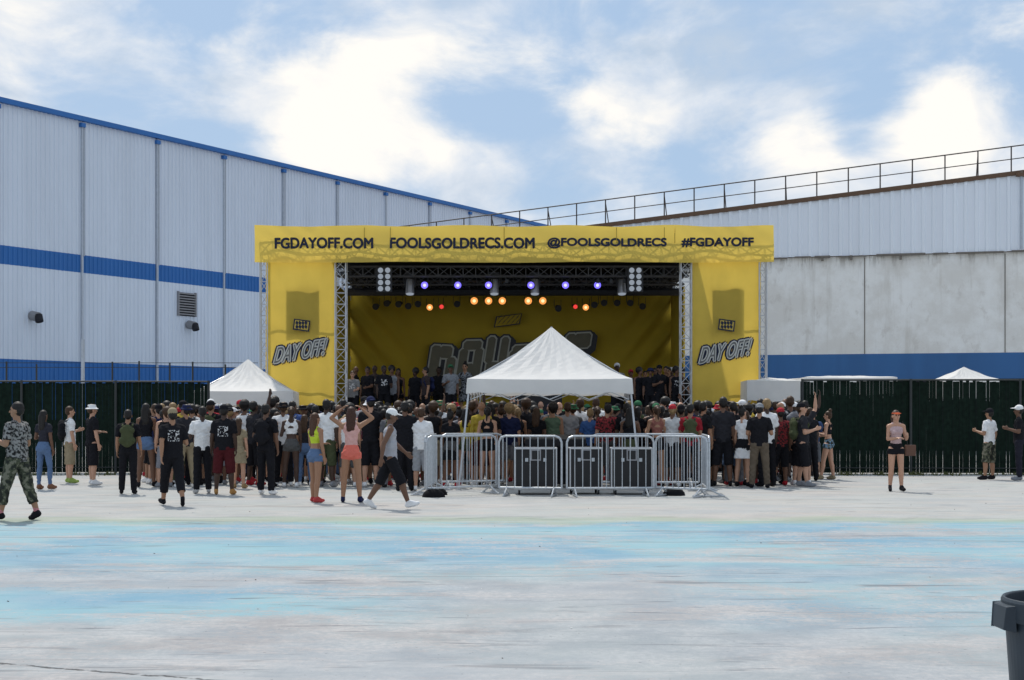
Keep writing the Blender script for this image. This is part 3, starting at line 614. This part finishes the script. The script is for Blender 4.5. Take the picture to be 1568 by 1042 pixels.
def figure(fem=False,la='down',ra='down',ll=(0,3,2),rl=(0,3,2),top='tee',bot='shorts',hair='short',hat=None,bag=False,lean=0,turn=0,nod=0,twist=0,fat=1.0,vox=.0105,sock=False):
    pr=[]
    I=(np.eye(3),np.zeros(3))
    def rotM(R,piv): piv=np.array(piv,float); return (R,piv-R@piv)
    MT=rotM(rzm(math.radians(twist))@rx(math.radians(-lean)),(0,0,.95))
    RH=rzm(math.radians(turn))@rx(math.radians(-nod)); h=rotM(RH,(0,0,1.52)); MH=(MT[0]@h[0],MT[0]@h[1]+MT[1])
    def cap(p0,r0,p1,r1,l,s=(1,1,1),flat=False,M=I): pr.append(dict(p0=np.array(p0,float),r0=r0,p1=np.array(p1,float),r1=r1,l=SL.index(l),s=np.array(s,float),flat=flat,M=M))
    def ell(c,r,l,M=I): cap(c,1e-0*max(r),c,max(r),l,tuple(np.array(r)/max(r)),M=M)
    sw=.155 if fem else .178; f=fat; sk='shirt' if top in('tee','dress','long') else 'skin'
    if fem:
        cap((-.07,0,1.34),.09,(.07,0,1.34),.09,'shirt',(1,.9,1.1),M=MT)
        cap((0,0,1.30),.125*f,(0,0,1.10),.108*f,'skin' if top=='crop' else 'shirt',(1,.72,1),M=MT)
        cap((0,0,1.30),.128*f,(0,0,1.17 if top=='crop' else 1.02),.114*f,'shirt',(1,.74,1),flat=True,M=MT)
        cap((0,-.005,1.08),.112*f,(0,-.01,.97),.150*f,'skin' if top=='crop' else 'shirt',(1,.74,1),M=MT)
        for s_ in(-1,1): ell((s_*.065,.085,1.29),(.06,.05,.06),'shirt',MT)
        cap((0,-.015,.98),.158*f,(0,-.02,.90),.165*f,'pants',(1,.75,.8))
        for s_ in(-1,1): ell((s_*.075,-.06,.91),(.085,.085,.09),'pants')
    else:
        cap((-.10,0,1.36),.105,(.10,0,1.36),.105,'shirt',(1,.98,1.1),M=MT)
        cap((0,0,1.30),.165*f,(0,0,1.08),.145*f,'shirt',(1,.70,1),M=MT)
        if top in('tee','tank','long'): cap((0,0,1.2),.165*f,(0,0,.87),.172*f,'shirt',(1,.74,1),flat=True,M=MT)
        cap((0,0,1.0),.145*f,(0,0,.90),.15*f,'pants',(1,.75,.8))
        for s_ in(-1,1): ell((s_*.075,-.05,.90),(.08,.085,.085),'pants')
    if top=='dress': cap((0,0,1.02),.14,(0,0,.62),.21,'shirt',(1,.8,1),flat=True)
    for s_ in(-1,1):
        cap((s_*.03,0,1.45),.055,(s_*sw,0,1.41),.058,sk,M=MT)
        if top in('tank','crop'): cap((s_*.09,-.055,1.38),.045,(s_*.075,.0,1.452),.048,'shirt',M=MT)
    cap((0,-.005,1.44),.058,(0,.01,1.56),.052,'skin',M=MT)
    ell((0,0,1.66),(.077,.096,.10),'skin',MH); ell((0,.032,1.592),(.056,.064,.068),'skin',MH)
    cap((0,.094,1.648),.009,(0,.112,1.618),.014,'skin',M=MH)
    for s_ in(-1,1):
        ell((s_*.078,-.002,1.63),(.012,.022,.030),'skin',MH); ell((s_*.031,.086,1.652),(.016,.011,.009),'eye',MH); ell((s_*.031,.087,1.674),(.02,.010,.006),'hair',MH)
    ell((0,.088,1.582),(.024,.011,.008),'lips',MH)
    if hair!='bald':
        ell((0,-.014,1.688),(.086,.098,.092),'hair',MH); ell((0,-.035,1.645),(.083,.077,.085),'hair',MH)
    if hair=='long':
        cap((-.03,-.05,1.62),.07,(-.03,-.085,1.36),.05,'hair',(1,.75,1),M=MH); cap((.03,-.05,1.62),.07,(.03,-.085,1.38),.05,'hair',(1,.75,1),M=MH)
    if hair=='pony': ell((0,-.12,1.69),(.04,.04,.04),'hair',MH); cap((0,-.14,1.68),.035,(0,-.15,1.46),.018,'hair',M=MH)
    if hair=='bun': ell((0,-.06,1.79),(.05,.05,.045),'hair',MH)
    if hair=='afro': ell((0,-.03,1.70),(.125,.125,.12),'hair',MH)
    if hat in('cap','visor','snap'):
        ell((0,-.008,1.70),(.092,.106,.085 if hat!='visor' else .03),'hat',MH); b=-1 if hat=='snap' else 1
        ell((0,b*.115-.005,1.70),(.072,.085,.012),'hat',MH)
    if hat=='bucket':
        cap((0,-.005,1.69),.105,(0,-.005,1.765),.085,'hat',flat=True,M=MH); cap((0,-.005,1.665),.155,(0,-.005,1.70),.105,'hat',flat=True,M=MH)
    for s_,a in((-1,la),(1,ra)):
        u,fo=ARM[a]; du=nrmz((u[0]*s_,u[1],u[2])); df=nrmz((fo[0]*s_,fo[1],fo[2])); S=np.array([s_*sw,0,1.41]); k=.92 if fem else 1.05
        E=S+du*.285; W_=E+df*.245; al='skin' if top!='long' else 'shirt'
        cap(S,.054*k,E,.040*k,al,M=MT); cap(E,.040*k,E+df*.08,.041*k,al,M=MT); cap(E+df*.08,.041*k,W_,.026*k,al,M=MT)
        if top in('tee','dress'):
            tl=.75 if not fem else .5; cap(S,.062*k,S+du*.285*tl,.066*k if not fem else .056,'shirt',flat=True,M=MT); ell(S,(.062*k,)*3,'shirt',MT)
        ref=np.array([0,1.,0]) if abs(df[1])<.8 else np.array([0,0,1.]); sd_=nrmz(ref-df*(ref@df)); nn=np.cross(df,sd_); nn=nn if nn[0]*s_<0 else -nn
        fl=(.066,.078,.072,.056)
        for i in range(4):
            o=sd_*(.030-.020*i); b0=W_+o*.6; b1=W_+df*.085+o; cap(b0,.014,b1,.0125,'skin',M=MT)
            c1=b1+nrmz(df+nn*.35)*fl[i]*.55; c2=c1+nrmz(df*.7+nn*.8)*fl[i]*.5; cap(b1,.0105,c1,.0095,'skin',M=MT); cap(c1,.0095,c2,.008,'skin',M=MT)
        t0=W_+df*.02+sd_*.025; t1=t0+nrmz(df+sd_*.9+nn*.3)*.045; cap(t0,.014,t1,.011,'skin',M=MT); cap(t1,.011,t1+nrmz(df+sd_*.3+nn*.4)*.032,.009,'skin',M=MT)
    for s_,(fx,ab,kn) in((-1,ll),(1,rl)):
        fx,ab,kb=map(math.radians,(fx,ab,kn)); H=np.array([s_*.088,0,.90]); dt=nrmz((s_*math.sin(ab),math.sin(fx),-math.cos(fx)))
        ds=nrmz((s_*math.sin(ab)*.6,math.sin(fx-kb),-math.cos(fx-kb))); K=H+dt*.425; A_=K+ds*.395; k=1.0
        long=bot in('pants','jeans'); lab='pants' if long else 'skin'
        cap(H,.090,K,.058,lab); cap(K,.058,K+ds*.12,.060,lab); cap(K+ds*.12+np.array([0,-.010,0]),.060,A_,.037,lab)
        if bot=='shorts': cap(H+dt*(-.02),.104*f,H+dt*.37,.098,'pants',flat=True)
        if bot=='knee': cap(H,.104*f,K+ds*.06,.096,'pants',flat=True)
        if bot=='capri': cap(H,.104*f,K,.086,'pants'); cap(K,.086,K+ds*.26,.074,'pants',flat=True)
        if bot=='hot': cap(H-dt*.02,.100,H+dt*.10,.097,'pants',flat=True)
        if bot=='pants': cap(H,.100*f,K,.076,'pants'); cap(K,.076,A_+ds*.01,.064,'pants',flat=True)
        if sock: cap(A_-ds*.12,.044,A_,.041,'sock',flat=True)
        pitch=min(.9,max(-.5,-(fx-kb)*.8))
        if abs(fx-kb)<.2: pitch=0
        td=nrmz((s_*.18,math.cos(pitch),-math.sin(pitch))); up=nrmz(np.cross(np.cross(td,(0,0,1.)),td))
        hl=A_-td*.035-up*.045; tt=A_+td*.165-up*.055
        cap(A_,.042,hl,.038,'shoes'); cap(hl,.040,tt,.034,'shoes'); cap(A_+td*.02,.04,A_+td*.10-up*.04,.038,'shoes')
        cap(hl-up*.012+td*.01,.036,A_+td*.12-up*.062,.040,'shoes')
    if bag:
        cap((-.08,-.19,1.33),.075,(.08,-.19,1.33),.075,'bag',(1,1,1),M=MT); cap((-.09,-.19,1.12),.085,(.09,-.19,1.12),.085,'bag',M=MT); cap((0,-.19,1.34),.12,(0,-.19,1.1),.13,'bag',(1,.65,1),M=MT)
        for s_ in(-1,1):
            cap((s_*.10,-.12,1.42),.02,(s_*.105,.02,1.475),.02,'bag',M=MT); cap((s_*.105,.02,1.475),.02,(s_*.12,.12,1.3),.02,'bag',M=MT); cap((s_*.12,.12,1.3),.02,(s_*.16,.0,1.1),.02,'bag',M=MT)
    vs=[];fs=[];o=0
    for p in pr:
        v,f_=capmesh(p); vs.append(v); fs+=[tuple(i+o for i in q) for q in f_]; o+=len(v)
    vs=np.vstack(vs); me=bpy.data.meshes.new('tmp'); me.from_pydata(vs.tolist(),[],fs); me.update()
    ob=bpy.data.objects.new('tmp',me); sc.collection.objects.link(ob)
    m=ob.modifiers.new('r','REMESH'); m.mode='VOXEL'; m.voxel_size=vox; m2=ob.modifiers.new('s','SMOOTH'); m2.factor=.5; m2.iterations=2
    bpy.context.view_layer.update()
    res=bpy.data.meshes.new_from_object(ob.evaluated_get(bpy.context.evaluated_depsgraph_get())); bpy.data.objects.remove(ob)
    n=len(res.vertices); co_=np.zeros(n*3); res.vertices.foreach_get('co',co_); co_=co_.reshape(-1,3)
    best=np.full(n,9.); lab=np.zeros(n,int)
    for p in pr:
        dd=sdf(p,co_)-(.003 if p['l'] in(7,8) else 0); k=dd<best; best[k]=dd[k]; lab[k]=p['l']
    zmin=co_[:,2].min(); co_[:,2]-=zmin
    cl=np.isin(lab,[2,3]); X_,Y_,Z_=co_[:,0],co_[:,1],co_[:,2]
    wv=np.sin(Z_*38+X_*22+2.2*np.sin(X_*17+Z_*11))+.6*np.sin(Z_*71-X_*40+3*np.sin(Y_*15+Z_*7)); wv*=.0045
    co_[cl,0]*=1+wv[cl]*3; co_[cl,1]+=wv[cl]*np.sign(co_[cl,1])
    res.vertices.foreach_set('co',co_.ravel())
    npoly=len(res.polygons); ls=np.zeros(npoly,int); res.polygons.foreach_get('loop_start',ls); vi=np.zeros(len(res.loops),int); res.loops.foreach_get('vertex_index',vi)
    res.materials.clear()
    for _ in SL: res.materials.append(None)
    res.polygons.foreach_set('material_index',lab[vi[ls]].astype(np.int32)); res.polygons.foreach_set('use_smooth',[True]*npoly); res.update()
    return res
MC={}
def cm(col,kind='cloth'):
    k=(col,kind)
    if k in MC: return MC[k]
    if kind=='cloth': m=mat('cloth',col,.9,var=.14,scale=9,spec=.12,det=2)
    elif kind=='skin': m=mat('skin',col,.5,var=.05,scale=20,spec=.35,det=1)
    elif kind=='hair': m=mat('hair',col,.55,var=.3,scale=40,det=1)
    else:
        m=mat('patterned_cloth',col,.9,spec=.12); nt=m.node_tree; N=nt.nodes; L=nt.links; b=N['Principled BSDF']
        tc=N.new('ShaderNodeTexCoord'); v=N.new('ShaderNodeTexNoise'); v.inputs['Scale'].default_value={'print':26,'camo':13,'plaid':24}[kind]; v.inputs['Detail'].default_value=2; L.new(tc.outputs['Object'],v.inputs[0])
        r=N.new('ShaderNodeValToRGB'); r.color_ramp.interpolation='CONSTANT' if kind!='plaid' else 'LINEAR'; e=r.color_ramp.elements
        if kind=='camo':
            e[0].color=(.03,.032,.027,1); e[1].position=.47; e[1].color=(*col,1); x=e.new(.57); x.color=(.17,.16,.12,1)
            L.new(v.outputs[0],r.inputs[0]); L.new(r.outputs[0],b.inputs['Base Color'])
        elif kind=='plaid':
            e[0].position=.42; e[0].color=(.02,.02,.02,1); e[1].position=.56; e[1].color=(*col,1); L.new(v.outputs[0],r.inputs[0]); L.new(r.outputs[0],b.inputs['Base Color'])
        else:
            sp=N.new('ShaderNodeSeparateXYZ'); L.new(tc.outputs['Object'],sp.inputs[0])
            def M(op,a,c):
                q=N.new('ShaderNodeMath'); q.operation=op
                for i,x in enumerate((a,c)):
                    if isinstance(x,(int,float)): q.inputs[i].default_value=x
                    else: L.new(x,q.inputs[i])
                return q.outputs[0]
            f=M('MULTIPLY',M('MULTIPLY',M('LESS_THAN',M('ABSOLUTE',sp.outputs[0],0),.10),M('GREATER_THAN',sp.outputs[2],1.16)),M('MULTIPLY',M('LESS_THAN',sp.outputs[2],1.36),M('GREATER_THAN',v.outputs[0],.53)))
            x=N.new('ShaderNodeMix'); x.data_type='RGBA'; L.new(f,x.inputs[0]); x.inputs[6].default_value=(*col,1)
            lum=sum(col)/3; x.inputs[7].default_value=(.55,.55,.55,1) if lum<.3 else (.05,.08,.25,1); L.new(x.outputs[2],b.inputs['Base Color'])
    MC[k]=m; return m
BLACK=(.012,.012,.015); WHITE=(.74,.74,.74); GREY=(.22,.23,.25); NAVY=(.015,.02,.06); DENIM=(.10,.16,.28); RED=(.36,.03,.04); KHAKI=(.28,.23,.15); OLIVE=(.06,.07,.035)
S1=(.48,.27,.18);S2=(.32,.17,.10);S3=(.14,.07,.042);S4=(.055,.028,.018)
EYE=mat('eye_dark',(.02,.015,.012),.2)
def dress(o,skin,hair,shirt,pants,shoes=BLACK,hat=BLACK,bag=BLACK,kinds={}):
    V=[cm(skin,'skin'),cm(hair,'hair'),cm(shirt,kinds.get('shirt','cloth')),cm(pants,kinds.get('pants','cloth')),cm(shoes),cm(hat),cm(bag),EYE,cm((skin[0]*.8,skin[1]*.5,skin[2]*.5),'skin'),cm(kinds.get('sock',WHITE))]
    for i,s_ in enumerate(o.material_slots): s_.link='OBJECT'; s_.material=V[i]
def place(name,me,px,feet,top,face,Yd=None,zb=0,parent=None,h=None):
    Y=F*CH/(feet-HY) if Yd is None else Yd
    hh=h if h else (feet-top)*Y/F
    z=np.zeros(len(me.vertices)*3); me.vertices.foreach_get('co',z); mh=min(1.80,z[2::3].max()) if not (h is None) else z[2::3].max()
    o=bpy.data.objects.new(name,me); sc.collection.objects.link(o); o.location=(PX(px,Y),Y,zb); o.rotation_euler=(0,0,math.radians(face)); s_=hh/mh; o.scale=(s_,s_,s_)
    if parent: o.parent=parent
    return o
BR=(.05,.025,.012); DK=(.012,.01,.009); BL=(.26,.17,.08)
def P(name,px,feet,top,face,fig,dr,kinds={}):
    me=figure(vox=.0095,**fig); o=place(name,me,px,feet,top,face); dress(o,*dr,kinds=kinds); return o
P('man_walking_in_camo_trousers',26,797,615,70,dict(top='tee',bot='capri',ll=(15,6,6),rl=(-13,6,8),la='bent',ra='bent',sock=True,fat=1.12,turn=20),(S2,DK,(.26,.25,.24),(.07,.075,.05),BLACK),{'shirt':'plaid','pants':'camo','sock':(.5,.2,.22)})
P('woman_in_jeans',67,750,628,-20,dict(fem=True,bot='jeans',hair='long',la='bent',rl=(8,5,12)),(S3,DK,(.03,.03,.04),DENIM,(.2,.1,.06)))
P('man_with_backpack',107,740,622,-60,dict(bot='knee',bag=True,la='bent'),(S1,BR,WHITE,KHAKI,(.3,.4,.1)))
P('man_in_bucket_hat',141,743,619,-50,dict(bot='knee',hat='bucket',la='cross',ra='down',ll=(6,4,6)),(S1,BR,BLACK,BLACK,WHITE,WHITE))
P('man_with_backpack',196,757,627,10,dict(bot='pants',bag=True,ra='loose',ll=(5,4,4)),(S2,DK,BLACK,BLACK,BLACK,BLACK,OLIVE))
P('man_walking',264,775,624,25,dict(bot='capri',ll=(22,2,8),rl=(-16,2,20),la='back',ra='bent',bag=False,hat='cap',fat=1.12),(S2,DK,BLACK,BLACK,BLACK,KHAKI),{'shirt':'print'})
P('man_in_white_shirt',310,756,622,20,dict(bot='pants',la='bent'),(S4,DK,WHITE,BLACK,(.4,.4,.4)))
P('man_in_black_shirt',343,758,619,0,dict(bot='knee',hat='cap',la='loose',fat=1.12,ll=(2,6,3),rl=(2,6,3)),(S4,DK,BLACK,(.07,.012,.015),(.38,.2,.07)),{'shirt':'print'})
P('woman_in_khaki_dress',366,748,640,-10,dict(fem=True,top='dress',bot='hot',hair='long'),(S1,BR,KHAKI,KHAKI,(.3,.2,.1)))
P('man_in_black',407,758,618,-15,dict(bot='pants',bag=True,la='bent',ll=(8,4,8)),(S3,DK,BLACK,BLACK,WHITE))
P('woman_in_neon_top',483,770,632,-40,dict(fem=True,top='crop',bot='hot',hair='long',la='cross',ll=(6,3,6),rl=(-5,3,3)),(S2,(.07,.03,.015),(.50,.62,.05),DENIM,(.42,.06,.06)))
P('woman_in_coral_shorts',538,770,621,0,dict(fem=True,top='tank',bot='hot',hair='long',la='head',ra='head',ll=(2,6,2),rl=(2,6,2)),(S2,(.05,.02,.012),(.62,.36,.33),(.66,.16,.12),NAVY))
P('man_walking_in_white_cap',597,780,625,-80,dict(top='tank',bot='knee',hat='cap',la='swing',ra='back',ll=(-20,2,14),rl=(26,2,8),nod=14,turn=0),(S3,DK,(.36,.36,.39),BLACK,WHITE,WHITE))
P('man_in_black',620,752,614,5,dict(bot='pants',fat=1.15,ra='loose'),(S3,DK,BLACK,BLACK,BLACK))
P('man_in_white_shirt',645,752,624,0,dict(bot='knee',la='bent',fat=1.12),(S1,BR,WHITE,(.30,.31,.33),WHITE))
P('man_with_vest',1163,748,617,-10,dict(bot='pants',la='bent',ra='bent',hat='snap',ll=(4,6,4),rl=(4,6,4),bag=False,fat=1.08),(S2,DK,BLACK,(.12,.095,.07),BLACK,GREY))
P('man_in_plaid',1195,744,624,15,dict(bot='knee',la='loose',ra='loose',fat=1.05,hat='cap',ll=(12,4,10)),(S3,DK,(.24,.03,.035),BLACK,(.4,.02,.03),RED),{'shirt':'plaid'})
P('man_in_white_tank',1211,735,624,-20,dict(top='tank',bot='knee',ra='phone'),(S4,DK,WHITE,(.05,.2,.25),WHITE))
P('man_in_blue_shirt',1245,733,628,-10,dict(bot='knee',ra='bent'),(S1,DK,(.04,.07,.16),(.12,.13,.15),GREY))
P('woman_in_denim_shorts',1268,735,626,60,dict(fem=True,top='crop',bot='hot',hair='bun',la='bent',ra='fwd',ll=(12,3,4),rl=(-6,3,2)),(S1,BR,BLACK,(.18,.3,.42),KHAKI),{'pants':'camo'})
P('woman_in_denim_shorts',1138,743,632,-60,dict(fem=True,top='tank',bot='hot',hair='long',la='bent',ll=(10,3,4),rl=(-8,3,6)),(S2,BR,BLACK,BLACK,BLACK))
P('woman_in_visor',1372,753,628,178,dict(fem=True,top='tank',bot='hot',hair='long',hat='visor',la='bent',ra='cross',ll=(4,2,4),rl=(0,2,12),turn=10),(S1,(.06,.03,.02),(.5,.36,.36),BLACK,BLACK,(.6,.12,.05)))
P('man_in_camo_shorts',1515,735,625,40,dict(bot='knee',la='bent',ra='loose',hat='cap',ll=(3,8,4),rl=(3,8,4)),(S2,DK,WHITE,(.08,.085,.055),BLACK,BLACK),{'pants':'camo'})
P('man_in_white_cap',1560,736,620,70,dict(bot='pants',hat='cap',la='bent',ra='bent'),(S3,DK,BLACK,(.02,.02,.03),GREY,WHITE))
mb=MB(); yb=F*CH/(753-HY); mb.box((PX(1394,yb),yb,1.6-58/F*yb),(.20,.1,.22),mat('brown_leather',(.12,.06,.04),.6)); mb.tube((PX(1390,yb),yb,1.6-50/F*yb),(PX(1382,yb),yb,1.42),.008,BKM); mb.obj('shoulder_bag',bevel=.03)
T=[]
for i,k in enumerate([dict(bot='knee'),dict(bot='pants',la='bent'),dict(bot='knee',ra='phone',hat='cap'),dict(bot='pants',bag=True),dict(bot='knee',hat='snap',la='cross',ra='cross'),
    dict(fem=True,bot='hot',hair='long',top='tank'),dict(fem=True,bot='hot',hair='pony',top='crop',la='bent'),dict(fem=True,bot='jeans',hair='long',la='cross'),dict(bot='knee',top='tank',hair='afro'),
    dict(bot='knee',la='loose',ra='bent'),dict(bot='pants',hat='bucket',la='hip'),dict(fem=True,top='dress',hair='bun',bot='hot',ra='bent'),dict(bot='shorts',la='loose',hair='afro',fat=1.1),
    dict(bot='knee',bag=True,hat='cap',ra='bent'),dict(fem=True,bot='hot',hair='long',la='down',ra='phone',top='tank'),dict(bot='pants',fat=1.15,la='fwd'),dict(bot='knee',hair='bald',top='long'),dict(bot='knee',ra='up')]):
    k=dict(k); r=random.Random(i); k.update(ll=(r.uniform(-4,8),r.uniform(2,7),r.uniform(0,8)),rl=(r.uniform(-4,8),r.uniform(2,7),r.uniform(0,8)),turn=r.uniform(-20,20),nod=r.uniform(-8,5),twist=r.uniform(-8,8))
    T.append((figure(vox=.0135,**k),k))
TOPS=[BLACK]*15+[(.025,.025,.03)]*7+[WHITE]*5+[GREY,(.3,.3,.32),NAVY,NAVY,RED,(.06,.10,.26),(.42,.32,.05),(.03,.1,.11),OLIVE,(.2,.04,.08),(.12,.12,.13),(.2,.12,.1),(.1,.1,.1)]
BOTS=[BLACK]*8+[DENIM,KHAKI,(.2,.2,.22),NAVY,OLIVE,(.08,.08,.08),(.06,.015,.015)]
crowd=empty('concert_crowd'); pts=[]; R_=random.Random(11)
def member(x,y,face,zb=0,parent=crowd,dark=False,shirt=None):
    me,k=R_.choice(T[:17]) if R_.random()<.96 or dark else T[17]
    h=R_.gauss(1.68,.07) if k.get('fem') else R_.gauss(1.80,.08)
    if dark: h=R_.gauss(1.85,.06)
    o=place('person',me,CX+x*F/y,0,0,face,Yd=y,zb=zb,parent=parent,h=h)
    kd={}
    if R_.random()<.14: kd['shirt']='print'
    elif R_.random()<.05: kd['shirt']='plaid'
    tp=shirt or (R_.choice([BLACK,BLACK,BLACK,GREY,(.04,.03,.03)]) if dark else R_.choice(TOPS))
    dress(o,R_.choice([S1,S1,S2,S2,S3,S3,S4] if not dark else [S2,S3,S4]),R_.choice([DK,DK,DK,DK,BR,BR,BL] if not dark else [DK]),tp,R_.choice(BOTS if not dark else [BLACK]),R_.choice([BLACK,BLACK,WHITE,GREY,RED]),R_.choice([BLACK,BLACK,RED,WHITE,NAVY,(.04,.14,.07)]),R_.choice([BLACK,OLIVE,NAVY,GREY]),kinds=kd)
for (px,y,sh) in((714,30.2,(.45,.34,.04)),(869,31,(.3,.3,.31)),(904,30.8,(.05,.12,.32)),(1030,29.6,(.5,.5,.5)),(1057,29.5,(.28,.02,.03)),(780,30.6,NAVY),(960,30.1,BLACK),(1006,29.6,(.25,.1,.08)),(930,30.4,(.35,.05,.06)),(749,30.4,BLACK),(690,29.4,BLACK),(822,30.5,BLACK),(846,30.7,(.1,.15,.1))):
    pts.append((PX(px,y),y)); member(PX(px,y),y,R_.gauss(0,14),shirt=sh)
for i in range(20000):
    if len(pts)>=380: break
    y=29.2+13.2*R_.random()**1.2; px=R_.uniform(215,1240)
    if y>35 and (px>1205 or px<335): continue
    if 640<px<1095 and y<29.4: continue
    if 760<px<945 and y<30.3: continue
    if px<430 and y>37: continue
    x=PX(px,y)
    if any((x-a)**2+(y-b)**2<.42**2 for a,b in pts): continue
    pts.append((x,y)); member(x,y,R_.gauss(0,20) if R_.random()<.88 else R_.uniform(-110,110))
perf=empty('stage_performers')
for px,y,f in((540,44.2,170),(563,44.6,150),(588,44.4,190),(545,46.5,100),(652,44.3,120),(690,44.8,200),(672,47,160),(980,44.5,200),(988,46.5,170),(996,44.2,170),(1010,44.2,210),(1020,45.4,160),(1036,44.2,185),(966,46,180),(1003,45.6,150),(1029,46.6,140),(945,45.8,190),(610,46.2,190),(1044,45.2,200),(1008,47.4,180),(574,45.8,160),(600,44.9,170),(1024,44.5,170),(712,45.5,180),(636,45.4,150)):
    member(PX(px,y),y,f,1.25,perf,dark=(px!=540),shirt=(.2,.2,.2) if px==540 else None)
